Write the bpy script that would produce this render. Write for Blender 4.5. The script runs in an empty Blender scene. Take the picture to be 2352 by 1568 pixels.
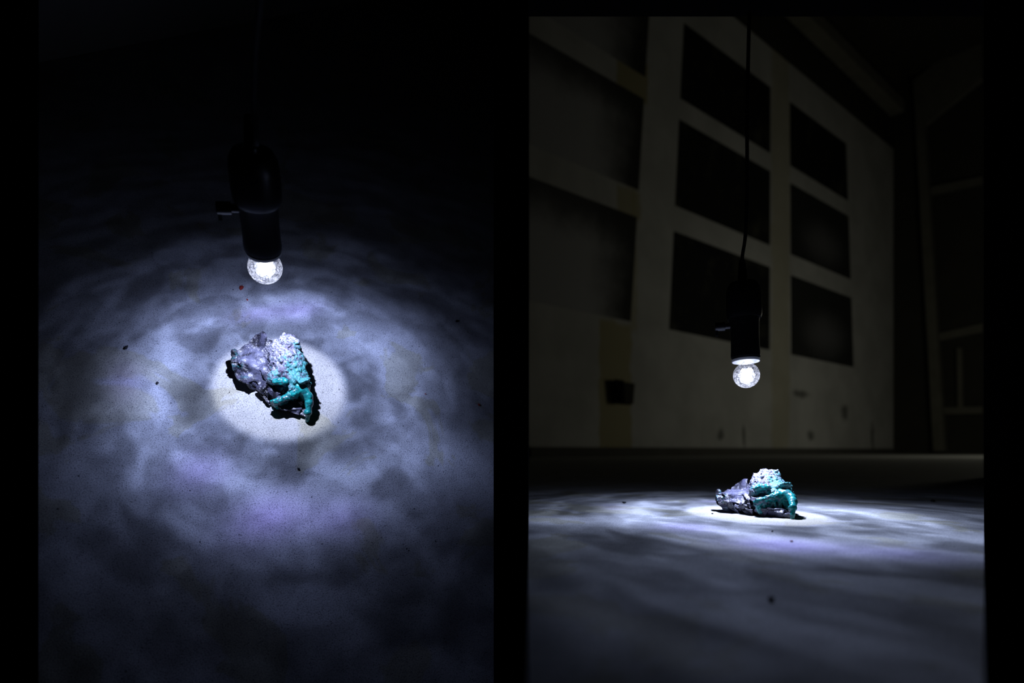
import bpy, bmesh, math, random
import numpy as np
from mathutils import Matrix, Vector

# ------------------------------------------------------------------ camera, light, exposure
scn = bpy.context.scene
F, CX, CY = 1400.0, 1176.0, 1034.0          # focal length and principal point, in pixels of 2352 x 1568
H = 0.1064                                   # lens height over the floor with the panelled wall
cam_d = bpy.data.cameras.new('camera')
cam = bpy.data.objects.new('camera', cam_d)
scn.collection.objects.link(cam)
cam.location = (0, 0, H)
cam.rotation_euler = (math.pi / 2, 0, 0)
cam_d.sensor_width = 36.0
cam_d.lens = F / 2352 * 36.0
cam_d.shift_y = (CY - 784) / 2352
cam_d.clip_start = 0.02
cam_d.clip_end = 100
cam_d.dof.use_dof = True
cam_d.dof.focus_distance = 0.98
cam_d.dof.aperture_fstop = 2.6
scn.camera = cam

world = bpy.data.worlds.new('night')
scn.world = world
world.use_nodes = True
world.node_tree.nodes['Background'].inputs[0].default_value = (0, 0, 0, 1)
world.node_tree.nodes['Background'].inputs[1].default_value = 0

# added fill light, unseen off to the side, brightening the dim hall
fill_d = bpy.data.lights.new('hall_fill_light', 'POINT')
fill_d.shadow_soft_size = 1.0
fill_d.energy = 84.0
fill_d.color = (1.0, 0.98, 0.80)
fill_o = bpy.data.objects.new('hall_fill_light', fill_d)
scn.collection.objects.link(fill_o)
fill_o.location = (9.9, 9.3, 1.7)

LAMP_R, LAMP_L = 11.0, 4.8                     # power of the two bulbs, W
vs = scn.view_settings
vs.view_transform = 'Standard'
vs.look = 'None'
vs.gamma = 1.0
vs.use_curve_mapping = False
vs.exposure = 0.0
C = scn.collection
rng = random.Random(7)

# ------------------------------------------------------------------ the two standpoints
# M_R: floor frame of the bay with the panelled wall.  M_L: floor frame of the steep floor.
M_R = Matrix.Translation((0.4036, 1.0, 0.0))
_Rm = Matrix(((0.95145804, 0.02813063, 0.30649025, -0.38963236),
              (0.23892638, 0.56022519, -0.79313424, 1.01621321),
              (-0.19401493, 0.82786255, 0.52630961, 0.10866902 + H),
              (0, 0, 0, 1)))
YAW, DX, DY = -0.5746, 0.01345, 0.02569
M_L = _Rm @ Matrix.Rotation(-YAW, 4, 'Z') @ Matrix.Translation((-DX, -DY, 0))
CAM = Vector((0, 0, H))

def ray(px, py):
    return Vector(((px - CX) / F, 1.0, (CY - py) / F))

def at(px, py, depth):
    return CAM + ray(px, py) * depth

def hit(px, py, M, z=0.0):
    """point where a pixel's ray meets the plane z of a floor frame, in that frame"""
    Mi = M.inverted()
    o = Mi @ CAM
    d = Mi.to_3x3() @ ray(px, py)
    t = (z - o.z) / d.z
    return o + d * t

def hit_plane(px, py, p0, n):
    d = ray(px, py)
    return CAM + d * ((p0 - CAM).dot(n) / d.dot(n))

# ------------------------------------------------------------------ small node language
class V:
    def __init__(s, g, sock): s.g, s.s = g, sock
    def _m(s, op, o=None, clamp=False):
        n = s.g.nt.nodes.new('ShaderNodeMath'); n.operation = op; n.use_clamp = clamp
        s.g.link(s, n.inputs[0])
        if o is not None: s.g.link(o, n.inputs[1])
        return V(s.g, n.outputs[0])
    def __add__(s, o): return s._m('ADD', o)
    def __radd__(s, o): return s._m('ADD', o)
    def __sub__(s, o): return s._m('SUBTRACT', o)
    def __rsub__(s, o): return (s * -1.0) + o
    def __mul__(s, o): return s._m('MULTIPLY', o)
    def __rmul__(s, o): return s._m('MULTIPLY', o)
    def __truediv__(s, o): return s._m('DIVIDE', o)
    def abs(s): return s._m('ABSOLUTE')
    def sqrt(s): return s._m('SQRT')
    def max(s, o): return s._m('MAXIMUM', o)
    def min(s, o): return s._m('MINIMUM', o)
    def pow(s, o): return s._m('POWER', o)
    def gt(s, o): return s._m('GREATER_THAN', o)
    def exp(s): return s._m('EXPONENT')
    def step(s, a, b, lo=0.0, hi=1.0):
        n = s.g.nt.nodes.new('ShaderNodeMapRange'); n.interpolation_type = 'SMOOTHSTEP'
        s.g.link(s, n.inputs[0])
        for i, v in zip((1, 2, 3, 4), (a, b, lo, hi)): n.inputs[i].default_value = v
        return V(s.g, n.outputs[0])

class G:
    def __init__(s, nt): s.nt = nt
    def link(s, v, inp):
        if isinstance(v, V): s.nt.links.new(v.s, inp)
        elif isinstance(v, (tuple, list)): inp.default_value = tuple(v) + ((1.0,) if len(v) == 3 and len(inp.default_value) == 4 else ())
        else: inp.default_value = v
    def coord(s, out='Object'):
        n = s.nt.nodes.new('ShaderNodeTexCoord'); return V(s, n.outputs[out])
    def xyz(s, v):
        n = s.nt.nodes.new('ShaderNodeSeparateXYZ'); s.link(v, n.inputs[0]); return [V(s, o) for o in n.outputs]
    def vec(s, x, y, z):
        n = s.nt.nodes.new('ShaderNodeCombineXYZ')
        for a, i in zip((x, y, z), n.inputs): s.link(a, i)
        return V(s, n.outputs[0])
    def noise(s, v, scale, detail=3.0, rough=0.55, dist=0.0):
        n = s.nt.nodes.new('ShaderNodeTexNoise'); s.link(v, n.inputs['Vector'])
        n.inputs['Scale'].default_value = scale; n.inputs['Detail'].default_value = detail
        n.inputs['Roughness'].default_value = rough; n.inputs['Distortion'].default_value = dist
        return V(s, n.outputs['Fac'])
    def voro(s, v, scale, feature='F1', out='Distance', rand=1.0):
        n = s.nt.nodes.new('ShaderNodeTexVoronoi'); n.feature = feature; s.link(v, n.inputs['Vector'])
        n.inputs['Scale'].default_value = scale; n.inputs['Randomness'].default_value = rand
        return V(s, n.outputs[out])
    def ramp(s, f, stops):
        n = s.nt.nodes.new('ShaderNodeValToRGB'); s.link(f, n.inputs[0])
        els = n.color_ramp.elements
        while len(els) < len(stops): els.new(0.5)
        for e, (p, c) in zip(els, stops):
            e.position = p; e.color = (c, c, c, 1) if not isinstance(c, tuple) else c + (1,)
        return V(s, n.outputs[0])
    def mix(s, f, a, b):
        n = s.nt.nodes.new('ShaderNodeMix'); n.data_type = 'RGBA'
        s.link(f, n.inputs[0]); s.link(a, n.inputs[6]); s.link(b, n.inputs[7])
        return V(s, n.outputs[2])
    def bump(s, h, strength=0.3, dist=0.001):
        n = s.nt.nodes.new('ShaderNodeBump'); s.link(h, n.inputs['Height'])
        n.inputs['Strength'].default_value = strength; n.inputs['Distance'].default_value = dist
        return V(s, n.outputs[0])

def mat(name, build):
    """build(g) -> dict of Principled inputs"""
    m = bpy.data.materials.new(name); m.use_nodes = True
    nt = m.node_tree; p = nt.nodes['Principled BSDF']; g = G(nt)
    for k, v in build(g).items(): g.link(v, p.inputs[k])
    return m

def plain(name, col, rough=0.6, var=0.15, scale=40.0, spec=0.5):
    def b(g):
        n = g.noise(g.coord(), scale, 4)
        lo = tuple(c * (1 - var) for c in col); hi = tuple(min(1, c * (1 + var)) for c in col)
        return {'Base Color': g.mix(n, lo, hi), 'Roughness': rough, 'Specular IOR Level': spec,
                'Normal': g.bump(n, 0.08, 0.001)}
    return mat(name, b)

# ------------------------------------------------------------------ materials
def concrete(g):
    p = g.coord()
    big = g.noise(p, 3.2, 5, 0.6)
    mid = g.noise(p, 14.0, 5, 0.62, 0.4)
    fine = g.noise(p, 160.0, 3, 0.6)
    stain = g.noise(p, 7.0, 4, 0.55, 0.6).step(0.55, 0.585)
    base = g.mix(mid.step(0.3, 0.7), (0.40, 0.405, 0.40), (0.54, 0.545, 0.55))
    base = g.mix(big.step(0.35, 0.62, 0.0, 0.35), base, (0.36, 0.36, 0.33))
    base = g.mix(stain * 0.62, base, (0.36, 0.345, 0.225))
    pit1 = g.voro(p, 330.0, 'F1', 'Distance')
    keep1 = g.noise(p, 90.0, 2).step(0.40, 0.58)
    dots1 = pit1.step(0.12, 0.26, 1.0, 0.0) * keep1
    pit3 = g.voro(p, 720.0, 'F1', 'Distance')
    dots1 = dots1.max(pit3.step(0.14, 0.34, 1.0, 0.0) * g.noise(p, 40.0, 3).step(0.42, 0.62) * 0.9)
    pit2 = g.voro(p, 62.0, 'F1', 'Distance')
    keep2 = g.noise(p, 31.0, 2).step(0.54, 0.62)
    dots2 = pit2.step(0.05, 0.11, 1.0, 0.0) * keep2
    grain = g.noise(p, 520.0, 3, 0.65).step(0.34, 0.56)
    dots = dots1.max(dots2)
    col = g.mix(dots * 0.88, base, (0.05, 0.052, 0.06))
    col = g.mix((1.0 - grain) * 0.55, col, (0.10, 0.105, 0.11))
    h = mid * 1.2 + fine * 0.25 - dots * 0.9 + grain * 0.2
    return {'Base Color': col, 'Roughness': 0.78, 'Specular IOR Level': 0.3, 'Normal': g.bump(h, 0.55, 0.0011)}
M_CONC = mat('old_concrete', concrete)

M_BLACK = plain('matt_black_paint', (0.004, 0.004, 0.004), 0.95, 0.2, 3.0, 0.05)
M_GROUND = plain('black_ground', (0.003, 0.003, 0.003), 1.0, 0.2, 3.0, 0.0)

def socket(g):
    n = g.noise(g.coord(), 300.0, 2)
    return {'Base Color': (0.008, 0.008, 0.009), 'Roughness': 0.32, 'Specular IOR Level': 0.5, 'Normal': g.bump(n, 0.05, 0.0003)}
M_SOCK = mat('black_bakelite', socket)
M_RUBBER = plain('black_rubber', (0.002, 0.002, 0.002), 0.7, 0.2, 200.0, 0.1)
M_COLLAR = plain('white_plastic', (0.72, 0.72, 0.72), 0.45, 0.05, 60.0)

def glass_material():
    m = bpy.data.materials.new('crackled_bulb_glass'); m.use_nodes = True
    nt = m.node_tree; g = G(nt); nt.nodes.remove(nt.nodes['Principled BSDF'])
    out = nt.nodes['Material Output']
    p = g.coord()
    nz = nt.nodes.new('ShaderNodeTexNoise'); g.link(p, nz.inputs['Vector']); nz.inputs['Scale'].default_value = 90
    mx = nt.nodes.new('ShaderNodeVectorMath'); mx.operation = 'MULTIPLY_ADD'
    nt.links.new(nz.outputs['Color'], mx.inputs[0]); mx.inputs[1].default_value = (0.006, 0.006, 0.006); g.link(p, mx.inputs[2])
    q = V(g, mx.outputs[0])
    e = g.voro(q, 170.0, 'DISTANCE_TO_EDGE')
    line = e.step(0.015, 0.075, 1.0, 0.0)
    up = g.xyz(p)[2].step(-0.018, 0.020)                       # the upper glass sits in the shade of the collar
    cell = g.noise(q, 120.0, 2).step(0.35, 0.65)
    tr = nt.nodes.new('ShaderNodeBsdfTransparent')
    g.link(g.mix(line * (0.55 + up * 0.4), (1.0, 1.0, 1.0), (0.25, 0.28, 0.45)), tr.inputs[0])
    gl = nt.nodes.new('ShaderNodeBsdfGlossy'); gl.inputs['Roughness'].default_value = 0.05
    em = nt.nodes.new('ShaderNodeEmission')
    g.link((0.72, 0.77, 1.0), em.inputs[0])
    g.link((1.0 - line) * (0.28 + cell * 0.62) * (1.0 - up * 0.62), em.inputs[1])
    a = nt.nodes.new('ShaderNodeAddShader'); b = nt.nodes.new('ShaderNodeMixShader'); b.inputs[0].default_value = 0.05
    nt.links.new(tr.outputs[0], b.inputs[1]); nt.links.new(gl.outputs[0], b.inputs[2])
    nt.links.new(b.outputs[0], a.inputs[0]); nt.links.new(em.outputs[0], a.inputs[1])
    nt.links.new(a.outputs[0], out.inputs[0])
    return m
M_GLASS = glass_material()

def emit(name, col, s):
    m = bpy.data.materials.new(name); m.use_nodes = True
    nt = m.node_tree; nt.nodes.remove(nt.nodes['Principled BSDF'])
    e = nt.nodes.new('ShaderNodeEmission'); e.inputs[0].default_value = col + (1,); e.inputs[1].default_value = s
    nt.links.new(e.outputs[0], nt.nodes['Material Output'].inputs[0]); return m
def halo():  # see-through emission for the glow shell added inside the bulb
    m = bpy.data.materials.new('bulb_glow_halo'); m.use_nodes = True
    nt = m.node_tree; nt.nodes.remove(nt.nodes['Principled BSDF'])
    g = G(nt); n = g.noise(g.coord(), 330.0, 3, 0.6).step(0.3, 0.7, 0.15, 0.75)
    e = nt.nodes.new('ShaderNodeEmission'); e.inputs[0].default_value = (0.74, 0.80, 1.0, 1); g.link(n, e.inputs[1])
    t = nt.nodes.new('ShaderNodeBsdfTransparent'); a = nt.nodes.new('ShaderNodeAddShader')
    nt.links.new(t.outputs[0], a.inputs[0]); nt.links.new(e.outputs[0], a.inputs[1])
    nt.links.new(a.outputs[0], nt.nodes['Material Output'].inputs[0]); return m
M_HALO = halo()
M_LED = emit('white_led', (0.80, 0.86, 1.0), 11.0)

def stone(g):
    p = g.coord(); x, y, z = g.xyz(p)
    n1 = g.noise(p, 60.0, 5, 0.6); n2 = g.noise(p, 420.0, 3, 0.6); n3 = g.noise(p, 1100.0, 2)
    col = g.mix(n1.step(0.38, 0.62), (0.005, 0.005, 0.009), (0.052, 0.053, 0.088))
    smooth = (((x + 0.016) / 0.022).pow(2.0) + ((y - 0.058) / 0.028).pow(2.0)).step(0.5, 1.4, 1.0, 0.0)
    col = g.mix(smooth * n1.step(0.3, 0.55), col, (0.11, 0.115, 0.185))
    col = g.mix(n2.step(0.60, 0.70) * 0.6, col, (0.26, 0.25, 0.33))
    col = g.mix(n3.step(0.60, 0.66) * 0.5, col, (0.012, 0.012, 0.018))
    teal = g.noise(p, 90.0, 3).step(0.52, 0.62) * (x * -1.0).step(0.026, 0.036)
    col = g.mix(teal * 0.3, col, (0.06, 0.27, 0.30))
    return {'Base Color': col, 'Roughness': n2.step(0.3, 0.7, 0.25, 0.55), 'Specular IOR Level': 0.6,
            'Normal': g.bump(n1 * 1.0 + n2 * 0.5 + n3 * 0.2, 0.6, 0.0012)}
M_STONE = mat('dark_violet_stone', stone)

def crust(g):
    p = g.coord(); x, y, z = g.xyz(p)
    n1 = g.noise(p, 95.0, 4, 0.6); n2 = g.noise(p, 340.0, 3, 0.65); n3 = g.noise(p, 800.0, 2, 0.6)
    v = g.voro(p, 260.0, 'F1')
    teal_amt = n1 * 1.5 + n2 * 0.9 + y * -7.0 + (x - 0.030) * 5.0 - z * 3.0
    pale = g.mix(n2.step(0.35, 0.62), (0.075, 0.07, 0.125), (0.34, 0.345, 0.44))
    aqua = g.mix(n3.step(0.35, 0.65), (0.012, 0.17, 0.18), (0.09, 0.36, 0.36))
    col = g.mix(teal_amt.step(0.72, 1.10), pale, aqua)
    viol = (g.noise(p, 55.0, 3).step(0.54, 0.62)) * n2.step(0.42, 0.55)
    col = g.mix(viol * 0.75, col, (0.09, 0.065, 0.12))
    dx, dy, dz = (x - 0.014), (y - 0.005), (z - 0.055)
    patch = ((dx * dx + dy * dy + dz * dz).sqrt() + (n1 - 0.5) * 0.012).step(0.007, 0.012, 1.0, 0.0)
    col = g.mix(patch * n2.step(0.38, 0.55), col, (0.06, 0.04, 0.08))
    col = g.mix(n3.step(0.56, 0.63) * 0.85, col, (0.02, 0.035, 0.05))
    return {'Base Color': col, 'Roughness': 0.48, 'Specular IOR Level': 0.5,
            'Normal': g.bump(v * -0.6 + n2 + n3 * 0.5, 0.9, 0.0011)}
M_CRUST = mat('pale_turquoise_crust', crust)

def drip(g):
    p = g.coord(); n1 = g.noise(p, 120.0, 3); n2 = g.noise(p, 500.0, 2)
    col = g.mix(n1.step(0.35, 0.7), (0.003, 0.10, 0.105), (0.009, 0.31, 0.28))
    col = g.mix(n2.step(0.58, 0.70) * 0.5, col, (0.13, 0.36, 0.37))
    y = g.xyz(p)[1]; x = g.xyz(p)[0]
    col = g.mix(g.noise(p, 150.0, 4, 0.65).step(0.50, 0.60) * x.step(0.022, 0.034, 0.85, 0.15), col, (0.085, 0.09, 0.14))
    return {'Base Color': col, 'Roughness': 0.30, 'Specular IOR Level': 0.5, 'Subsurface Weight': 0.0,
            'Normal': g.bump(n1 + n2 * 0.5, 0.4, 0.001)}
M_DRIP = mat('glossy_teal_mineral', drip)

# ------------------------------------------------------------------ object helpers
def obj(name, me, m=None, parent=None, M=None):
    o = bpy.data.objects.new(name, me); C.objects.link(o)
    if m is not None and me is not None and not me.materials: me.materials.append(m)
    if parent is not None: o.parent = parent
    if M is not None: o.matrix_world = M if parent is None else o.matrix_world
    if M is not None and parent is not None: o.matrix_local = M
    return o

def tag(o, label, cat, group=None):
    o['label'] = label; o['category'] = cat
    if group: o['group'] = group
    return o

def struct(o, label=None, cat=None):
    o['kind'] = 'structure'
    if label: o['label'] = label
    if cat: o['category'] = cat
    return o

def mesh(name, verts, faces, smooth=False):
    me = bpy.data.meshes.new(name); me.from_pydata([tuple(v) for v in verts], [], faces); me.update()
    bm = bmesh.new(); bm.from_mesh(me); bmesh.ops.recalc_face_normals(bm, faces=bm.faces); bm.to_mesh(me); bm.free()
    if smooth: me.polygons.foreach_set('use_smooth', [True] * len(me.polygons))
    return me

def prism(name, bottom, top):
    """solid between two loops of equal length"""
    n = len(bottom)
    return mesh(name, list(bottom) + list(top),
                [tuple(range(n)), tuple(range(n, 2 * n))] + [(i, (i + 1) % n, n + (i + 1) % n, n + i) for i in range(n)])

def lathe(name, prof, seg=48, smooth=True):
    verts, faces = [], []
    for r, z in prof:
        for k in range(seg):
            a = 2 * math.pi * k / seg; verts.append((r * math.cos(a), r * math.sin(a), z))
    for i in range(len(prof) - 1):
        for k in range(seg):
            faces.append((i * seg + k, i * seg + (k + 1) % seg, (i + 1) * seg + (k + 1) % seg, (i + 1) * seg + k))
    faces.append(tuple(range(seg))); faces.append(tuple(range((len(prof) - 1) * seg, len(prof) * seg)))
    me = mesh(name, verts, faces, smooth)
    if smooth:
        bm = bmesh.new(); bm.from_mesh(me)
        for e in bm.edges:
            if len(e.link_faces) == 2 and e.calc_face_angle() > 0.6: e.smooth = False
        bm.to_mesh(me); bm.free()
    return me

def catmull(pts, n=8):
    pts = [Vector(p) for p in pts]; out = []
    P = [pts[0] * 2 - pts[1]] + pts + [pts[-1] * 2 - pts[-2]]
    for i in range(1, len(P) - 2):
        for k in range(n):
            t = k / n; a, b, c, d = P[i - 1], P[i], P[i + 1], P[i + 2]
            out.append(0.5 * ((2 * b) + (c - a) * t + (2 * a - 5 * b + 4 * c - d) * t * t + (3 * b - a - 3 * c + d) * t ** 3))
    return out + [pts[-1]]

def tube(name, pts, r, seg=12):
    verts, faces = [], []; n = len(pts)
    for i, p in enumerate(pts):
        d = (pts[min(i + 1, n - 1)] - pts[max(i - 1, 0)]).normalized()
        u = d.cross(Vector((0, 1, 0))).normalized() if abs(d.y) < 0.9 else d.cross(Vector((1, 0, 0))).normalized()
        w = d.cross(u)
        for k in range(seg):
            a = 2 * math.pi * k / seg; verts.append(p + (u * math.cos(a) + w * math.sin(a)) * r)
    for i in range(n - 1):
        for k in range(seg):
            faces.append((i * seg + k, i * seg + (k + 1) % seg, (i + 1) * seg + (k + 1) % seg, (i + 1) * seg + k))
    faces.append(tuple(range(seg))); faces.append(tuple(range((n - 1) * seg, n * seg)))
    return mesh(name, verts, faces, True)

def box(name, c, s):
    x, y, z = (v / 2 for v in s)
    b = [Vector(c) + Vector(q) for q in ((-x, -y, -z), (x, -y, -z), (x, y, -z), (-x, y, -z))]
    t = [Vector(c) + Vector(q) for q in ((-x, -y, z), (x, -y, z), (x, y, z), (-x, y, z))]
    return prism(name, b, t)

# ------------------------------------------------------------------ the setting
Z = Vector((0, 0, 1))
# ground under everything
g0 = [Vector((x, y, -0.62)) for x, y in ((-6, -2), (20, -2), (20, 24), (-6, 24))]
struct(obj('ground', prism('ground', [v - Z * 0.05 for v in g0], g0), M_GROUND))

# panelled wall: its foot runs away to the right
VX, VY = 2888.0, 1034.0
WDIR = Vector(((VX - CX) / F, 1.0, 0)).normalized()
WP0 = Vector((0, 9.0, 0))
WN = Vector((WDIR.y, -WDIR.x, 0))             # faces the room
M_W = Matrix(((WDIR.x, -WN.x, 0, WP0.x), (WDIR.y, -WN.y, 0, WP0.y), (0, 0, 1, 0), (0, 0, 0, 1)))
M_Wi = M_W.inverted()
def on_wall(px, py): return hit_plane(px, py, WP0, WN)
def foot(px):                                  # where a pixel column meets the wall's foot
    u = (px - CX) / F
    y = 9.0 / (1 - u * WDIR.y / WDIR.x)
    return Vector((u * y, y, 0))

# floor of the hall, a slab whose sides follow the side walls
fl = [hit(1214, 1600, M_R), hit(2260, 1600, M_R)]
Mri = M_R.inverted()
corner = foot(2052)
far = [Mri @ (foot(2052) + Vector((0, 3.0, 0)) + Vector((7.0, 0, 0))), Mri @ (foot(2052) + Vector((0, 3.0, 0))), Mri @ (foot(1214) + Vector((0, 0.6, 0)))]
sx = lambda px, y: (px - CX) / F * y
far = [Mri @ Vector((sx(2260, 21.0), 21.0, 0)), Mri @ Vector((sx(1214, 21.0), 21.0, 0))]
top = fl + far
o = struct(obj('floor', prism('floor', [v - Z * 0.03 for v in top], top), M_CONC, None, M_R))

# steep floor of the other bay
tl = [hit(88, 1600, M_L), hit(1134, 1600, M_L), hit(1134, -220, M_L), hit(88, -220, M_L)]
struct(obj('floor_steep', prism('floor_steep', [v - Z * 0.02 for v in tl], tl), M_CONC, None, M_L))

# black partition between the bays, added to part their light, and black outer walls
def wedge(name, corners, z0, z1):
    b = [Vector((x, y, z0)) for x, y in corners]; t = [Vector((x, y, z1)) for x, y in corners]
    return struct(obj(name, prism(name, b, t), M_BLACK))
wedge('wall_partition', [(sx(1134, 0.8), 0.8), (sx(1214, 0.8), 0.8), (sx(1214, 8.9), 8.9), (sx(1134, 8.9), 8.9)], -0.6, 10.2)
wedge('wall_left', [(sx(88, 0.68), 0.68), (sx(88, 0.68) - 0.12, 0.68), (sx(88, 3.2) - 0.12, 3.2), (sx(88, 3.2), 3.2)], -0.6, 3.2)
wedge('wall_right', [(sx(2260, 1.02), 1.02), (sx(2260, 2.4), 2.4), (sx(2260, 2.4) + 0.12, 2.4), (sx(2260, 1.02) + 0.08, 1.02)], -0.6, 2.6)
# black beam over the bay: the lamp's cord hangs from it
zb = H + (CY - 38) / F * 1.03
b0 = [Vector((sx(1214, y), y, zb)) if i in (0, 3) else Vector((sx(2260, y), y, zb)) for i, y in enumerate((0.97, 0.97, 1.03, 1.03))]
struct(obj('trim_1', prism('trim_1', b0, [v + Z * 0.12 for v in b0]), M_BLACK))

# plastered wall with nine big painted panels in rows and columns
COLS = [((1490, 38), (1448, 740)), ((1571, 53), (1537, 755)), ((1769, 201), (1767, 803)), ((1814, 243), (1817, 812)), ((1943, 340), (1960, 842))]
ROWS = [(201, 352), (394, 564), (614, 804)]                    # upper and lower panel edge where x = 1769
def row_y(x, y0): return VY + (VY - y0) / (VX - 1769.0) * (x - VX)
def cross(c, y0):
    (x1, y1), (x2, y2) = c
    k = (VY - y0) / (VX - 1769.0); m = (x2 - x1) / (y2 - y1)
    x = (x1 + m * (VY - k * VX - y1)) / (1 - m * k)
    return x, row_y(x, y0)
def along(px): return (foot(px) - WP0).dot(WDIR)              # metres along the wall
def high(px, py): return on_wall(px, py).z
PATCH = [(1377, 1450, 1042, 738, 0.85), (1773, 1813, 1042, 120, 0.45), (1418, 1488, 222, 128, 0.9), (1418, 1470, 500, 432, 0.7), (1450, 1462, 760, 240, 0.5)]
def plaster(g):
    q = g.coord(); x, y, z = g.xyz(q)
    n = g.noise(q, 0.9, 5, 0.6); f = g.noise(q, 6.0, 4)
    wob = (g.noise(q, 2.2, 3) - 0.5) * 0.25
    sl = x + wob
    zz = z + wob
    col = g.mix(n.step(0.35, 0.65), (0.43, 0.43, 0.415), (0.52, 0.52, 0.505))
    for a, b, lo, hi, amt in PATCH:
        s0, s1 = along(a), along(b); m = (a + b) / 2; z0, z1 = high(m, lo), high(m, hi)
        k = sl.step(s0 - 0.04, s0 + 0.04) * sl.step(s1 - 0.04, s1 + 0.04, 1.0, 0.0) * zz.step(z0 - 0.06, z0 + 0.06) * zz.step(z1 - 0.06, z1 + 0.06, 1.0, 0.0)
        col = g.mix(k * amt, col, (0.36, 0.32, 0.17))
    for px, py, ra, rb in ((1941, 948, 0.24, 0.24), (2004, 1002, 0.13, 0.45), (1862, 1000, 0.18, 0.14), (1708, 1000, 0.06, 0.3), (1655, 998, 0.12, 0.14), (1840, 905, 0.5, 0.10)):
        p0 = on_wall(px, py); s0 = (p0 - WP0).dot(WDIR)
        a = (sl - s0) / ra; b = (z - p0.z) / rb
        k = ((a * a + b * b).sqrt() + (f - 0.5) * 1.2).step(0.5, 1.2, 1.0, 0.0)
        col = g.mix(k * 0.72, col, (0.07, 0.07, 0.065))
    return {'Base Color': col, 'Roughness': 0.85, 'Specular IOR Level': 0.2, 'Normal': g.bump(f, 0.2, 0.02)}
M_PLASTER = mat('stained_plaster', plaster)
M_PLASTER2 = plain('grey_plaster', (0.42, 0.42, 0.40), 0.9, 0.2, 6.0, 0.1)
M_DARKWOOD = plain('dark_timber', (0.15, 0.146, 0.12), 0.85, 0.3, 3.0, 0.1)
M_SKIRT = plain('dark_skirting', (0.09, 0.088, 0.08), 0.8, 0.2, 3.0, 0.1)
M_DARK = plain('soot_dark_boards', (0.045, 0.044, 0.036), 0.9, 0.3, 1.5, 0.1)
WTOP = on_wall(1740, 84).z
w0, w1 = foot(1214) - WDIR * 0.02, foot(2052)
wall_top1 = on_wall(2024, 341)
wl = [w0, w1, Vector((w1.x, w1.y, WTOP)), Vector((w0.x, w0.y, WTOP))]
struct(obj('wall_back', prism('wall_back', [M_Wi @ p for p in wl], [M_Wi @ (p - WN * 0.3) for p in wl]), M_PLASTER, None, M_W))

def paint(kind):
    def b(g):
        x, y, z = g.xyz(g.coord('Generated'))
        q = g.coord(); n = g.noise(q, 1.4, 4, 0.6)
        w = (n - 0.5) * 0.35
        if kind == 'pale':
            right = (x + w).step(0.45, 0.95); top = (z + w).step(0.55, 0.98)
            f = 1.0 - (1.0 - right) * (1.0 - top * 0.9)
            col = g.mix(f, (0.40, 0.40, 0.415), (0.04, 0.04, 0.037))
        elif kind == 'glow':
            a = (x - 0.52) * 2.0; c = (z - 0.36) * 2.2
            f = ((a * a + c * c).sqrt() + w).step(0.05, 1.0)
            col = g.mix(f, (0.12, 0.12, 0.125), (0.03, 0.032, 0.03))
        else:
            col = g.mix(n.step(0.5, 0.75), (0.012, 0.013, 0.013), (0.05, 0.05, 0.035))
        return {'Base Color': col, 'Roughness': 0.8, 'Specular IOR Level': 0.15}
    return mat('paint_' + kind, b)
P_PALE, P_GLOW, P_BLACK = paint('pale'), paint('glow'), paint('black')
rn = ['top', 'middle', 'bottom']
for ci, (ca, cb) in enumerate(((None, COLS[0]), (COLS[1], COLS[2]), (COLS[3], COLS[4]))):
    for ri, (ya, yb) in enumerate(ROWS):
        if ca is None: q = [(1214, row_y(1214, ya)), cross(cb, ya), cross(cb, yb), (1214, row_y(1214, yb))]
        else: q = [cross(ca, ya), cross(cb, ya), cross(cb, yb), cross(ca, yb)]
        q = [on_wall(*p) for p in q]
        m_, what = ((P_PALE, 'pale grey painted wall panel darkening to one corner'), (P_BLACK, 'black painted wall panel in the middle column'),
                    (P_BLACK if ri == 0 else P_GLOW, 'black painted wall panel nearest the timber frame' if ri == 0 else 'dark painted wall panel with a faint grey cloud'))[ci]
        base = (q[2] + q[3]) / 2
        Mp = Matrix.Translation(base) @ M_W.to_3x3().to_4x4(); Mpi = Mp.inverted()
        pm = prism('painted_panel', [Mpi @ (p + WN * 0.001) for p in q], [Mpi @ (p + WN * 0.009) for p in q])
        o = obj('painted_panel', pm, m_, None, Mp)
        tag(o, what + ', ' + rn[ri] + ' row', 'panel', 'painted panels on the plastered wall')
# skirting along the foot of the wall
sk = [foot(1214), foot(2052)]
bb = [sk[0], sk[1], sk[1] + WN * 0.05, sk[0] + WN * 0.05]
struct(obj('baseboard_back', prism('baseboard_back', bb, [p + Z * 0.16 for p in bb]), M_SKIRT))

# end wall, square to the panelled wall, with a timber frame of posts and rails
E0 = foot(2052)
EDIR = Vector((WN.x, WN.y, 0))
EN = Vector((-WDIR.x, -WDIR.y, 0))
def on_end(px, py): return hit_plane(px, py, E0, EN)
e1_ = on_end(2260, 1034)
ee = [E0 - EDIR * 0.5, Vector((e1_.x, e1_.y, 0))]
eb = [ee[0], ee[1], ee[1] - EN * 0.2, ee[0] - EN * 0.2]
struct(obj('wall_end', prism('wall_end', eb, [p + Z * 12.5 for p in eb]), M_DARK))
def end_bar(name, quad, depth, m=M_DARKWOOD):
    f = [on_end(*p) for p in quad]
    return struct(obj(name, prism(name, f, [p + EN * depth for p in f]), m))
end_bar('trim_2', [(2104, 190), (2130, 290), (2176, 1036), (2150, 1036)], 0.25)
end_bar('trim_3', [(2104, 190), (2260, 68), (2260, 186), (2128, 292)], 0.22)
end_bar('trim_4', [(2140, 432), (2260, 408), (2260, 424), (2141, 450)], 0.15)
end_bar('trim_5', [(2160, 766), (2260, 744), (2260, 764), (2161, 784)], 0.15)
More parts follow.
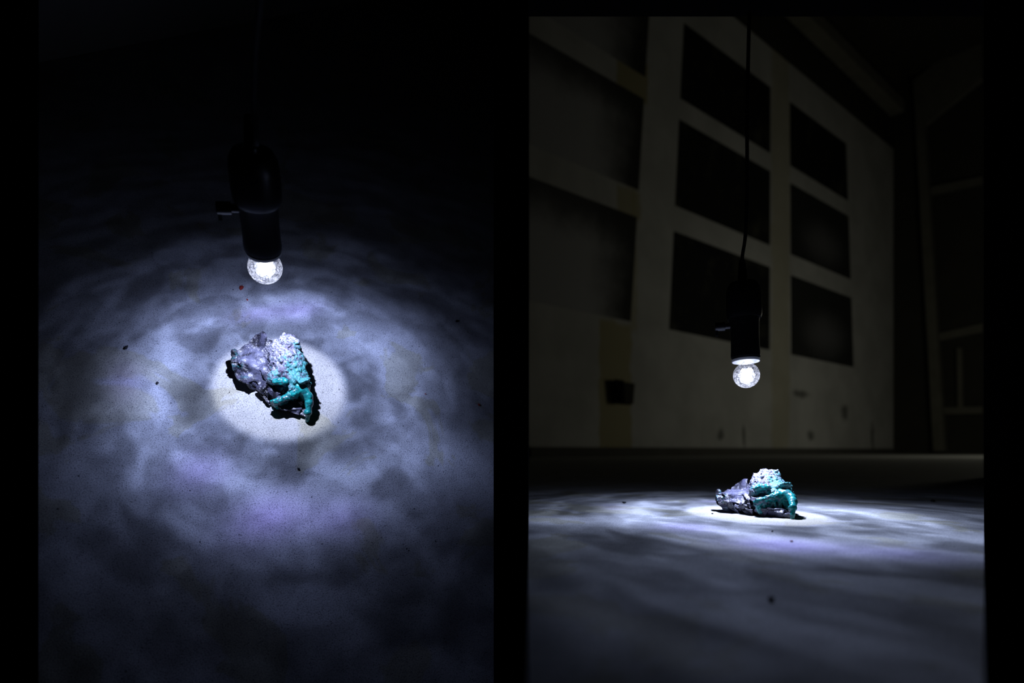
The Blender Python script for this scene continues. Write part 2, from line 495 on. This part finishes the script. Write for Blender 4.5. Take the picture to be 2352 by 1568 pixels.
end_bar('trim_6', [(2170, 936), (2260, 934), (2260, 950), (2171, 952)], 0.15)
end_bar('trim_7', [(2200, 800), (2212, 800), (2214, 936), (2202, 936)], 0.12)
# ceiling and the beam under it, parallel to the panelled wall
ZC = WTOP + 0.75
wt = [foot(1214) - WN * 0.5, foot(2052) - WN * 0.5]
cc = [Vector((sx(1214, 7.0), 7.0, 0)), foot(1214) - WN * 0.3, foot(2052) + WDIR * 0.3 - WN * 0.3, Vector((e1_.x, e1_.y, 0)) + EN * 0.02, Vector((sx(2260, 7.0), 7.0, 0))]
cc = [Vector((p.x, p.y, ZC + 1.2)) for p in cc]
struct(obj('ceiling', prism('ceiling', cc, [p + Z * 0.1 for p in cc]), M_DARK))
zbeam = ZC - 0.35
def at_height(px, py, z):
    d = ray(px, py); return CAM + d * ((z - H) / d.z)
bm0 = [at_height(1803, 38, zbeam), at_height(2046, 268, zbeam)]
bdir = (bm0[1] - bm0[0]).normalized()
s0 = bm0[0] - bdir * 3.0; s1 = bm0[1]
bq = [s0, s1, s1 + WN * 0.35, s0 + WN * 0.35]
struct(obj('trim_8', prism('trim_8', bq, [p + Z * 0.3 for p in bq]), M_DARKWOOD))
# dark band over the wall
tq = [Vector((w0.x, w0.y, WTOP)), Vector((w1.x, w1.y, WTOP))]
tb = [tq[0] - WN * 0.3, tq[1] - WN * 0.3 + WDIR * 0.4, tq[1] + WDIR * 0.4, tq[0]]
struct(obj('trim_9', prism('trim_9', tb, [Vector((p.x, p.y, ZC + 1.2)) for p in tb]), M_DARK))

# wall at the far end of the steep floor
La, Lb = hit(60, 148, M_L), hit(1000, -32, M_L)
ld = (Lb - La).normalized(); ln = Vector((-ld.y, ld.x, 0))
if ln.y < 0: ln = -ln
La2, Lb2 = hit(88, 143.5, M_L), La + ld * 3.0
wb = [La2, Lb2, Lb2 + ln * 0.05, La2 + ln * 0.05]
struct(obj('wall_steep', prism('wall_steep', wb, [p + Z * 0.5 for p in wb]), M_PLASTER2, None, M_L))

# ------------------------------------------------------------------ wall box
wbx = [on_wall(*p) for p in ((1399, 872), (1450, 880), (1446, 930), (1404, 926))]
wbm = obj('wall_box', None); wbm.location = (wbx[2] + wbx[3]) / 2
tag(wbm, 'dark box fixed to the pale wall under the pale panels', 'box')
inv = Matrix.Translation(-wbm.location)
L4 = [inv @ p for p in wbx]
obj('case', prism('case', [p - WN * 0.0 for p in L4], [p * 0.92 + WN * 0.10 + (sum(L4, Vector()) / 4) * 0.08 for p in L4]), M_DARK, wbm)
mid = [L4[0] * 0.98 + L4[1] * 0.02, L4[0] * 0.62 + L4[1] * 0.38, L4[3] * 0.62 + L4[2] * 0.38, L4[3] * 0.98 + L4[2] * 0.02]
obj('cover', prism('cover', [p + WN * 0.10 for p in mid], [p + WN * 0.14 for p in mid]), M_BLACK, wbm)

# ------------------------------------------------------------------ the lamp
def gobo(nt, ys, wide, gain):
    """the crackled bulb's beam: bright disc, dimmer ring, mottled outer ring"""
    g = G(nt)
    em = nt.nodes.get('Emission') or nt.nodes.new('ShaderNodeEmission')
    x, y, z = g.xyz(g.coord('Normal'))
    az = z.abs().max(0.02)
    u = x / az * 0.232; w = y / az * (0.232 / ys)
    uv = g.vec(u, w, 0.0)
    wob = g.noise(uv, 6.0, 3, 0.5)
    r0 = (u * u + w * w).sqrt()
    r = r0 * (0.86 + wob * 0.28)
    disc = (r0 * (0.97 + wob * 0.06)).step(0.100, 0.123, 1.0, 0.0)
    ring = 2.0 * g.ramp(r * 2.0, [(0.0, 0.28), (0.24, 0.30), (0.31, 0.30), (0.38, 0.60), (0.47, 0.56), (0.53, 0.34), (0.60, 0.14), (0.74, 0.085 * wide), (0.94, 0.065 * wide), (1.0, 0.02 * wide)])
    rs_ = r0.max(0.01)
    n1 = g.noise(g.vec(u / rs_ * 1.3 + u * 2.0, w / rs_ * 1.3 + w * 2.0, r0 * 12.0), 1.6, 2, 0.5, 0.4).step(0.38, 0.62, 0.60, 1.22)
    n2 = g.noise(g.vec(u * 0.7 + w * 0.7, w * 0.7 - u * 0.7, 3.0), 16.0, 2, 0.5, 0.5).step(0.35, 0.65, 0.78, 1.18)
    val = ring * n1 * n2 * gain
    pur = None
    for bx, by, sx_, sy_, amp, tint in ((-0.164, -0.122, 0.045, 0.035, 0.55, 1), (-0.095, -0.215, 0.06, 0.035, 0.75, 1), (0.0, -0.245, 0.05, 0.03, 0.5, 1),
                                        (0.103, 0.173, 0.05, 0.028, 0.5, 1), (0.02, 0.185, 0.05, 0.025, 0.45, 1), (-0.2, 0.0, 0.04, 0.07, 0.45, 0), (-0.25, -0.075, 0.07, 0.04, 0.15 if ys == 1.0 else 0.9, 0), (-0.37, -0.07, 0.08, 0.035, 0.0 if ys == 1.0 else 0.8, 0),
                                        (-0.167, 0.09, 0.05, 0.05, 0.45 if ys == 1.0 else 0.1, 0), (0.24, 0.016, 0.06, 0.09, 1.0, 0), (0.19, -0.205, 0.06, 0.05, 0.9, 0),
                                        (-0.241, 0.085, 0.03, 0.05, 0.4, 1), (0.16, 0.09, 0.05, 0.05, 0.35, 0)):
        a = (u - bx) / sx_; b = (w - by) / sy_
        e = ((a * a + b * b) * -1.0).exp() * (amp if ys == 1.0 else amp * 0.8)
        val = val + e
        if tint: pur = e if pur is None else pur + e
    val = val * (1.0 - disc) + disc * ((1.22 if ys == 1.0 else 0.92) + g.noise(uv, 14.0, 2) * 0.3)
    lim = z.step(-0.30, -0.04, 1.0, 0.035)                        # little light leaves above the collar
    col = g.mix((pur * 1.3).min(1.0), g.mix(disc, (0.44, 0.54, 1.0) if ys == 1.0 else (0.56, 0.66, 1.0), (0.62, 0.69, 1.0)), (0.38, 0.38, 1.0))
    g.link(col, em.inputs[0]); g.link(val * lim, em.inputs[1])

def make_lamp(M, cord_world, power, ys, wide, label):
    root = obj('pendant_lamp', None, None, None, M)
    tag(root, label, 'lamp')
    Mi = M.inverted()
    # bulb
    R = 0.0225 if ys == 1.0 else 0.0217
    prof = [(0.0008, -R)] + [(R * math.sin(a), -R * math.cos(a)) for a in np.linspace(0.12, 2.55, 26)] + [(0.0120, 0.0215), (0.0120, 0.028)]
    bulb = obj('bulb', lathe('bulb', prof, 56), M_GLASS, root)
    bulb['label'] = 'clear crackled glass globe'
    # burst-shaped LED cluster inside
    verts, faces = [], []
    bmx = bmesh.new(); bmesh.ops.create_icosphere(bmx, subdivisions=3, radius=0.0075)
    rr = random.Random(3)
    for v in bmx.verts: v.co *= 1.0 + 0.9 * rr.random() * (1 if rr.random() < 0.3 else 0.15)
    me = bpy.data.meshes.new('led_core'); bmx.to_mesh(me); bmx.free()
    obj('led_core', me, M_LED, bulb, Matrix.Translation((0, 0, 0.0015)))
    bmx = bmesh.new(); bmesh.ops.create_icosphere(bmx, subdivisions=4, radius=0.0125)  # added emissive shell imitating the soft glow around the LED core
    for v in bmx.verts: v.co *= 1.0 + 0.10 * rr.random()
    me = bpy.data.meshes.new('glow_halo'); bmx.to_mesh(me); bmx.free(); me.polygons.foreach_set('use_smooth', [True] * len(me.polygons))
    obj('glow_halo', me, M_HALO, bulb, Matrix.Translation((0, 0, -0.001)))
    collar = [(0.011, 0.0210), (0.0222, 0.0232), (0.0228, 0.0245), (0.0228, 0.0275), (0.0200, 0.0285), (0.0190, 0.0315), (0.0190, 0.0330)]
    obj('collar', lathe('collar', collar, 48), M_COLLAR, bulb)['label'] = 'white plastic collar'
    # socket
    low = [(0.0205, 0.0312), (0.0238, 0.0312), (0.0242, 0.036), (0.0236, 0.045), (0.0232, 0.066), (0.0240, 0.090), (0.0252, 0.098)]
    low = low + [(0.0200, 0.0985)]
    obj('socket', lathe('socket', low, 48), M_SOCK, root)
    upc = [(0.0200, 0.0978), (0.0272, 0.0982), (0.0292, 0.104), (0.0296, 0.118), (0.0290, 0.140), (0.0278, 0.152), (0.0235, 0.1605), (0.0120, 0.1625), (0.0085, 0.1630), (0.0080, 0.168)]
    cap = obj('cap', lathe('cap', upc, 48), M_SOCK, root)
    obj('strain_relief', lathe('strain_relief', [(0.0078, 0.1655), (0.0078, 0.172), (0.0068, 0.186), (0.0052, 0.200), (0.0042, 0.203)], 24), M_RUBBER, root)
    for a in (0.9, 2.6):                                           # screws on the cap
        s = obj('screw', lathe('screw', [(0.0022, 0), (0.0022, 0.0012), (0.001, 0.0016)], 12), M_SOCK, cap)
        s.matrix_local = Matrix.Rotation(a, 4, 'Z') @ Matrix.Translation((0.0288, 0, 0.125)) @ Matrix.Rotation(math.pi / 2, 4, 'Y')
    # turn switch, pointing sideways
    sw = obj('switch', lathe('switch', [(0.0052, 0.0), (0.0052, 0.008), (0.0078, 0.0085), (0.0078, 0.0245), (0.0070, 0.0255)], 24), M_SOCK, root)
    sw.matrix_local = Matrix.Rotation(math.radians(SWITCH), 4, 'Z') @ Matrix.Translation((0.0235, 0, 0.088)) @ Matrix.Rotation(math.pi / 2, 4, 'Y')
    obj('switch_key', box('switch_key', (0.006, 0, 0.0225), (0.020, 0.005, 0.0045)), M_SOCK, sw)
    # cord
    pts = [Vector((0, 0, 0.195))] + [Mi @ p for p in cord_world]
    obj('cord', tube('cord', catmull(pts, 8), 0.0030), M_RUBBER, root)
    ld_ = bpy.data.lights.new('bulb_light', 'POINT')
    ld_.energy = power; ld_.shadow_soft_size = 0.0028
    ld_.use_nodes = True
    gobo(ld_.node_tree, ys, wide, 0.95 if ys > 1 else 1.0)
    lo = bpy.data.objects.new('bulb_light', ld_); C.objects.link(lo); lo.parent = root
    lo.location = (0, 0, -0.0165)
    return root
SWITCH = 165.0

def lean(M, b, c):
    """lamp frame: origin at the bulb b, z pointing from the spot c to the bulb (both in floor frame M)"""
    zax = (Vector(b) - Vector(c)).normalized(); yax = Vector((0, 1, 0)); xax = yax.cross(zax).normalized(); yax = zax.cross(xax)
    R_ = Matrix((xax, yax, zax)).transposed().to_4x4()
    return M @ Matrix.Translation(b) @ R_

bR = Mri @ at(1714.4, 861.5, 1.045)
MR_l = lean(M_R, bR, (0.0, 0.026, 0))
cordR = [at(1703, 640, 1.055), at(1705, 590, 1.052), at(1712, 540, 1.045), at(1716, 440, 1.03), at(1716, 300, 1.015), at(1718, 160, 1.0), at(1721, 38, 1.0), at(1721, 32, 1.0)]
make_lamp(MR_l, cordR, LAMP_R, 1.5, 2.6, 'black pendant lamp socket with glowing clear globe in front of the panelled wall')
bLl = Matrix.Rotation(YAW, 4, 'Z') @ Vector((-0.0224871, 0.01974179, 0.232)) + Vector((DX, DY, 0))
ML_l = lean(M_L, bLl, (DX, DY, 0))
axis = (ML_l.to_3x3() @ Vector((0, 0, 1))).normalized()
topw = ML_l @ Vector((0, 0, 0.205))
cl = []
for px, py, up in ((589, 330, 0.235), (583, 240, 0.29), (586, 120, 0.36), (598, 0, 0.43), (606, -120, 0.50)):
    ref = ML_l @ Vector((0, 0, up))
    cl.append(at(px, py, ref.y))
make_lamp(ML_l, cl, LAMP_L, 1.0, 1.0, 'black pendant lamp socket with glowing clear globe over the steep bare floor')

# ------------------------------------------------------------------ the mineral specimen: implicit shapes turned into meshes
def vnoise(P, cell, seed):
    r = np.random.RandomState(seed); T = r.rand(32, 32, 32).astype(np.float32)
    q = P / cell; i = np.floor(q).astype(int); f = (q - i).astype(np.float32); f = f * f * (3 - 2 * f)
    i0 = i & 31; i1 = (i + 1) & 31
    x0, y0, z0 = i0.T; x1, y1, z1 = i1.T; fx, fy, fz = f.T
    a = T[x0, y0, z0] * (1 - fx) + T[x1, y0, z0] * fx; b = T[x0, y1, z0] * (1 - fx) + T[x1, y1, z0] * fx
    c = T[x0, y0, z1] * (1 - fx) + T[x1, y0, z1] * fx; d = T[x0, y1, z1] * (1 - fx) + T[x1, y1, z1] * fx
    return (a * (1 - fy) + b * fy) * (1 - fz) + (c * (1 - fy) + d * fy) * fz - 0.5

def nearest2(P, S):
    n1 = np.full(len(P), 1e9, np.float32); n2 = n1.copy(); idx = np.zeros(len(P), int)
    for k, s in enumerate(S):
        d = ((P - s) ** 2).sum(1)
        closer = d < n1
        n2 = np.where(closer, n1, np.minimum(n2, d)); idx[closer] = k; n1 = np.where(closer, d, n1)
    return np.sqrt(n1), np.sqrt(n2), idx

LO = np.array([-62.0, -70.0, -1.5]); HI = np.array([72.0, 108.0, 86.0]); HS = 0.95
def axes(): return [np.arange(l, h, HS, dtype=np.float32) for l, h in zip(LO, HI)]
AX = axes()
GX, GY, GZ = np.meshgrid(*AX, indexing='ij')

def smin(a, b, k):
    h = np.clip(0.5 + 0.5 * (b - a) / k, 0, 1); return b * (1 - h) + a * h - k * h * (1 - h)
def ell(c, r):
    q = np.sqrt(((GX - c[0]) / r[0]) ** 2 + ((GY - c[1]) / r[1]) ** 2 + ((GZ - c[2]) / r[2]) ** 2)
    return (q - 1) * min(r)
def capsule(a, b, ra, rb):
    a = np.array(a, np.float32); b = np.array(b, np.float32); ab = b - a
    t = np.clip(((GX - a[0]) * ab[0] + (GY - a[1]) * ab[1] + (GZ - a[2]) * ab[2]) / (ab @ ab), 0, 1)
    d = np.sqrt((GX - a[0] - t * ab[0]) ** 2 + (GY - a[1] - t * ab[1]) ** 2 + (GZ - a[2] - t * ab[2]) ** 2)
    return d - (ra + (rb - ra) * t)
def chain(pts, k=2.0):
    d = None
    for (p, r), (q, s) in zip(pts[:-1], pts[1:]):
        c = capsule(p, q, r, s); d = c if d is None else smin(d, c, k)
    return d
def near(D, fn, band=7.0):
    """add fn(points) to the field where it is near its surface"""
    m = np.abs(D) < band
    P = np.stack([GX[m], GY[m], GZ[m]], 1)
    D[m] += fn(P); return D

def surface_nets(name, D, smooth=True):
    ins = D < 0
    s = np.array(D.shape); nc = s - 1
    cnt = np.zeros(nc, np.int8); 
    cs = [(i, j, k) for i in (0, 1) for j in (0, 1) for k in (0, 1)]
    for i, j, k in cs: cnt += ins[i:i + nc[0], j:j + nc[1], k:k + nc[2]]
    act = (cnt > 0) & (cnt < 8)
    ids = np.full(nc, -1, int); ids[act] = np.arange(act.sum())
    A = np.argwhere(act); acc = np.zeros((len(A), 3)); num = np.zeros(len(A))
    for a in cs:
        for ax in range(3):
            if a[ax]: continue
            b = list(a); b[ax] = 1
            da = D[A[:, 0] + a[0], A[:, 1] + a[1], A[:, 2] + a[2]]; db = D[A[:, 0] + b[0], A[:, 1] + b[1], A[:, 2] + b[2]]
            cr = (da < 0) != (db < 0); t = np.where(cr, da / np.where(cr, da - db, 1), 0)
            p = np.tile(np.array(a, float), (len(A), 1)); p[:, ax] += t
            acc[cr] += p[cr]; num[cr] += 1
    Vv = (A + acc / num[:, None]) * HS + LO
    quads = []
    for ax in range(3):
        o1, o2 = (ax + 1) % 3, (ax + 2) % 3
        sl0 = [slice(None)] * 3; sl1 = [slice(None)] * 3
        sl0[ax] = slice(0, -1); sl1[ax] = slice(1, None)
        ch = np.argwhere(ins[tuple(sl0)] != ins[tuple(sl1)])
        ch = ch[(ch[:, o1] > 0) & (ch[:, o2] > 0) & (ch[:, o1] < nc[o1]) & (ch[:, o2] < nc[o2])]
        e1 = np.zeros(3, int); e1[o1] = 1; e2 = np.zeros(3, int); e2[o2] = 1
        q = np.stack([ids[tuple((ch - e1 - e2).T)], ids[tuple((ch - e2).T)], ids[tuple(ch.T)], ids[tuple((ch - e1).T)]], 1)
        flip = ~ins[tuple(ch.T)]
        q[flip] = q[flip][:, ::-1]
        quads.append(q)
    Q = np.concatenate(quads); Q = Q[(Q >= 0).all(1)]
    me = bpy.data.meshes.new(name)
    me.vertices.add(len(Vv)); me.vertices.foreach_set('co', (Vv / 1000.0).astype(np.float32).ravel())
    me.loops.add(Q.size); me.loops.foreach_set('vertex_index', Q.astype(np.int32).ravel())
    me.polygons.add(len(Q)); me.polygons.foreach_set('loop_start', np.arange(0, Q.size, 4, dtype=np.int32))
    me.polygons.foreach_set('use_smooth', np.full(len(Q), smooth))
    me.update(calc_edges=True); me.validate()
    return me

# --- dark stone: a thick uneven plate with cleavage steps
OUT = np.array([(-50, 58), (-45, 75), (-34, 89), (-8, 97), (24, 93), (50, 72), (58, 40), (53, 0), (51, -30), (44, -50), (30, -60), (13, -46),
                (-4, -32), (-18, -15), (-22, 0), (-32, 24), (-45, 42)], float)
X2, Y2 = np.meshgrid(AX[0], AX[1], indexing='ij')
pd = np.full(X2.shape, 1e9); insd = np.zeros(X2.shape, bool)
for (x1, y1), (x2, y2) in zip(OUT, np.roll(OUT, -1, 0)):
    ex, ey = x2 - x1, y2 - y1; t = np.clip(((X2 - x1) * ex + (Y2 - y1) * ey) / (ex * ex + ey * ey), 0, 1)
    pd = np.minimum(pd, np.hypot(X2 - x1 - t * ex, Y2 - y1 - t * ey))
    insd ^= ((y1 > Y2) != (y2 > Y2)) & (X2 < (x2 - x1) * (Y2 - y1) / (y2 - y1 + 1e-9) + x1)
pd = np.where(insd, -pd, pd)
CT = np.array([(-44, 77, 27), (-34, 86, 31), (-44, 46, 13), (-30, 75, 31), (-14, 52, 33), (-2, 64, 37), (0, 40, 35), (-6, 95, 39), (20, 90, 47), (-20, 16, 18),
               (-31, 39, 16), (-29, 24, 10), (-20, -2, 14), (-12, 8, 27), (-17, -13, 10), (-3, -28, 13), (18, -34, 13), (14, -44, 8), (28, -56, 9), (45, -40, 9),
               (48, -20, 14), (10, 0, 33), (30, 0, 33), (40, 30, 40), (30, 60, 45), (50, 60, 38), (5, -12, 24), (25, -10, 24), (10, -22, 13), (28, -26, 12), (36, -34, 11)], float)
wsum = 0; hs = 0
for x, y, h in CT:
    w_ = 1.0 / (((X2 - x) ** 2 + (Y2 - y) ** 2) + 4.0) ** 1.8; wsum = wsum + w_; hs = hs + w_ * h
HT = (hs / wsum)[:, :, None]
D = np.maximum(pd[:, :, None] + 3.0 + np.clip(9.0 - X2[:, :, None] * 0.16, 4, 16) * np.clip(1 - GZ / 15.0, 0, 1) ** 1.3, (GZ - HT) * 0.75)
D = np.maximum(D, -GZ).astype(np.float32)
rs = np.random.RandomState(11)
S = np.stack([rs.uniform(-58, 62, 130), rs.uniform(-64, 102, 130), rs.uniform(0, 50, 130)], 1).astype(np.float32)
off = rs.uniform(-3.0, 3.0, 130); gr = rs.normal(0, 0.26, (130, 3))
def stone_detail(P):
    W = P + np.stack([vnoise(P, 9, 1), vnoise(P, 9, 2), vnoise(P, 9, 3)], 1) * 5.0
    a, b, i = nearest2(W.astype(np.float32) * np.array([1, 1, 1.6], np.float32), S * np.array([1, 1, 1.6], np.float32))
    d = off[i] + (gr[i] * (P - S[i])).sum(1)
    d += np.clip(1.2 - (b - a), 0, 1.2) * 1.5                     # cracks between the plates
    big = ((P[:, 0] + 14) / 20) ** 2 + ((P[:, 1] - 60) / 24) ** 2 + ((P[:, 2] - 34) / 14) ** 2
    keep = np.clip(big - 0.55, 0.18, 1)                           # one broad smooth cleavage face
    keep = keep * np.clip((P[:, 1] + 32) / 12, 0.3, 1) * np.where((P[:, 1] > 68) & (P[:, 0] < 25), 0.55, 1.0)              # the shelf under the claw is flatter
    return d * keep + vnoise(P, 5, 4) * 1.6 * keep + vnoise(P, 2.4, 5) * 0.9 * keep
D = smin(D, ell((-36, 84, 31), (5, 5, 6)), 3.0)
D = near(D, stone_detail)
D = np.maximum(D, -GZ - 0.2)
me_stone = surface_nets('stone_plate', D, False)

# --- pale crust standing on it
def sup(c, r, p=3.2):
    q = (np.abs((GX - c[0]) / r[0]) ** p + np.abs((GY - c[1]) / r[1]) ** p + np.abs((GZ - c[2]) / r[2]) ** p) ** (1 / p)
    return (q - 1) * min(r)
D = sup((33, 46, 36), (25, 27, 32))
for e, k in ((sup((42, 57, 44), (15, 15, 29)), 5), (sup((30, 30, 34), (27, 26, 28), 2.6), 6), (sup((30, 12, 32), (25, 24, 23), 2.4), 7), (ell((4, 14, 36), (14, 13, 14)), 5),
             (ell((38, -4, 40), (13, 11, 13)), 5), (ell((24, -10, 33), (18, 10, 9)), 4), (ell((46, -4, 30), (8, 14, 16)), 4)):
    D = smin(D, e, k)
D = np.maximum(D, 24.0 - GZ).astype(np.float32)
tor = np.sqrt((np.sqrt((GX - 39) ** 2 + (GY + 9) ** 2 + ((GZ - 48) * 0.6) ** 2) - 7.0) ** 2 + ((GZ - 48) + (GY + 9) * 0.5) ** 2) - 3.4
D = smin(D, tor.astype(np.float32), 1.5)
rs = np.random.RandomState(5)
S2 = np.stack([rs.uniform(-10, 66, 1700), rs.uniform(-24, 82, 1700), rs.uniform(24, 84, 1700)], 1).astype(np.float32)
SR = rs.uniform(0.2, 1.0, 1700)
def crust_detail(P):
    a, b, i = nearest2(P.astype(np.float32), S2)
    knob = np.clip(1 - (a / 4.3) ** 2, 0, 1) * 2.6 * SR[i]
    return -knob + 1.0 + vnoise(P, 14, 8) * 4.0 + vnoise(P, 6, 9) * 3.0 + vnoise(P, 2.2, 10) * 1.8
D = near(D, crust_detail, 6.0)
D = np.maximum(D, -ell((7, 36, 64), (3.2, 3.2, 3.5)))             # small round hole
D = np.maximum(D, -ell((12, -9, 36), (10, 8, 8)))                  # hollow under the knob
me_crust = surface_nets('crust', D)

# --- glossy teal growth: the knob, the lip over the hollow and the claw running down to the floor
D = smin(ell((9, -1, 46), (10, 7.5, 5.5)), ell((0, 3, 43), (5.5, 5, 4.5)), 3.0)
D = np.minimum(D, ell((14, -4, 40), (3.5, 3.5, 6)))
cl_ = chain([((31, -13, 37), 7.5), ((38, -21, 36), 7.4), ((41, -31, 31), 6.4), ((39, -41, 25), 5.5), ((35, -50, 18.5), 4.8)], 4)
cl_ = smin(cl_, ell((33, -52, 17), (7, 5.5, 5.5)), 1.2)
cl_ = smin(cl_, chain([((32, -55, 12), 3.6), ((30.5, -56.5, 7), 3.2), ((30, -57, 2.5), 3.4)]), 1.5)
lip = chain([((30, -18, 34), 7.5), ((21, -21, 33), 7.0), ((12, -22, 30), 5.0), ((4, -23, 28.5), 4.6), ((-4, -22, 26), 5.2), ((-9, -21, 23), 6.0)], 2.5)
lip = smin(lip, ell((22, -23, 32), (6, 5.5, 7)), 0.8)
# curtain hanging from the lip to the stone
for p_, q_, ra, rb in (((-8, -20, 22), (-6, -22, 8), 5.5, 4.0), ((0, -19, 25), (2, -23, 7), 5.0, 4.0), ((8, -18, 27), (9, -22, 10), 4.5, 3.5), ((17, -16, 29), (18, -18, 12), 5, 4), ((27, -14, 30), (28, -15, 14), 5.5, 4.5), ((34, -16, 30), (37, -22, 14), 4.5, 4)):
    lip = smin(lip, capsule(p_, q_, ra, rb), 2.5)
D = np.minimum(D, smin(cl_, lip, 2.0)).astype(np.float32)
D = near(D, lambda P: vnoise(P, 8, 21) * np.where(P[:, 0] < 26, 3.2, 1.4) + vnoise(P, 3, 22) * np.where(P[:, 0] < 26, 2.0, 0.8), 6.0)
D = np.maximum(D, -GZ)
me_drip = surface_nets('teal_growth', D)
del D, GX, GY, GZ

def specimen(M, label):
    r = obj('mineral_specimen', None, None, None, M); tag(r, label, 'mineral')
    st = obj('stone_plate', me_stone, M_STONE, r); st['label'] = 'dark violet grey layered stone'
    dm = st.modifiers.new('facets', 'DECIMATE'); dm.ratio = 0.17
    obj('crust', me_crust, M_CRUST, r)['label'] = 'knobbly white and turquoise crust'
    obj('teal_growth', me_drip, M_DRIP, r)['label'] = 'glossy teal claw, lip and knob'
    return r
specimen(M_R, 'teal and violet mineral lump lying in front of the panelled wall')
specimen(M_L, 'teal and violet mineral lump lying on the steep bare floor')

# ------------------------------------------------------------------ grit on the floors
M_GRIT = plain('dark_grit', (0.018, 0.018, 0.02), 0.8, 0.3, 300.0, 0.2)
M_RED = plain('red_flake', (0.30, 0.03, 0.02), 0.6, 0.2, 300.0, 0.3)
def chip(M, px, py, size, seed, m, label, cat, name='grit_chip'):
    r = random.Random(seed); p = hit(px, py, M)
    bm = bmesh.new(); bmesh.ops.create_icosphere(bm, subdivisions=1, radius=0.5)
    sxx, syy, szz = size, size * r.uniform(0.45, 0.7), size * r.uniform(0.3, 0.45)
    for v in bm.verts:
        k = r.uniform(0.75, 1.2); v.co = Vector((v.co.x * sxx * k, v.co.y * syy * k, v.co.z * szz * k))
    zmin = min(v.co.z for v in bm.verts)
    for v in bm.verts: v.co.z -= zmin
    me = bpy.data.meshes.new(name); bm.to_mesh(me); bm.free()
    o = obj(name, me, m, None, M @ Matrix.Translation(p) @ Matrix.Rotation(r.uniform(0, 6), 4, 'Z'))
    return tag(o, label, cat)
W = 'on the floor before the panelled wall'; S_ = 'on the steep bare floor'
chip(M_R, 1434, 1156, 0.010, 1, M_GRIT, 'black grit chip between the mineral and the partition ' + W, 'grit')
chip(M_R, 2143, 1152, 0.014, 2, M_GRIT, 'black grit chip out towards the timber frame ' + W, 'grit')
chip(M_R, 1774, 1221, 0.005, 3, M_GRIT, 'tiny black grit chip under the teal claw ' + W, 'grit')
chip(M_R, 1772, 1378, 0.011, 4, M_GRIT, 'blurred black chip alone on the dark foreground concrete ' + W, 'grit')
chip(M_R, 1636, 1180, 0.004, 5, M_GRIT, 'tiny black crumb by the dark stone end ' + W, 'grit')
chip(M_R, 1818, 1244, 0.005, 6, M_RED, 'small red flake ' + W, 'flake', 'red_flake')
chip(M_L, 290, 799, 0.011, 7, M_GRIT, 'long black splinter of grit at the dark rim of light ' + S_, 'grit')
chip(M_L, 1049, 738, 0.009, 8, M_GRIT, 'black grit chip next to the partition ' + S_, 'grit')
chip(M_L, 362, 880, 0.007, 9, M_GRIT, 'grey-black grit chip in the lit ring beside the mineral ' + S_, 'grit')
chip(M_L, 686, 1077, 0.006, 10, M_GRIT, 'black grit chip in the ring below the mineral tip ' + S_, 'grit')
chip(M_L, 527, 901, 0.003, 11, M_GRIT, 'tiny black crumb inside the bright disc ' + S_, 'grit')
chip(M_L, 555, 663, 0.014, 12, M_RED, 'long dark red flake beneath the bulb ' + S_, 'flake', 'red_flake')
chip(M_L, 568, 689, 0.006, 13, M_RED, 'small red flake near the purple gleam beneath the bulb ' + S_, 'flake', 'red_flake')
chip(M_L, 977, 905, 0.004, 14, M_RED, 'tiny red flake between mineral and partition ' + S_, 'flake', 'red_flake')
chip(M_L, 1100, 930, 0.006, 15, M_RED, 'red flake close to the partition ' + S_, 'flake', 'red_flake')
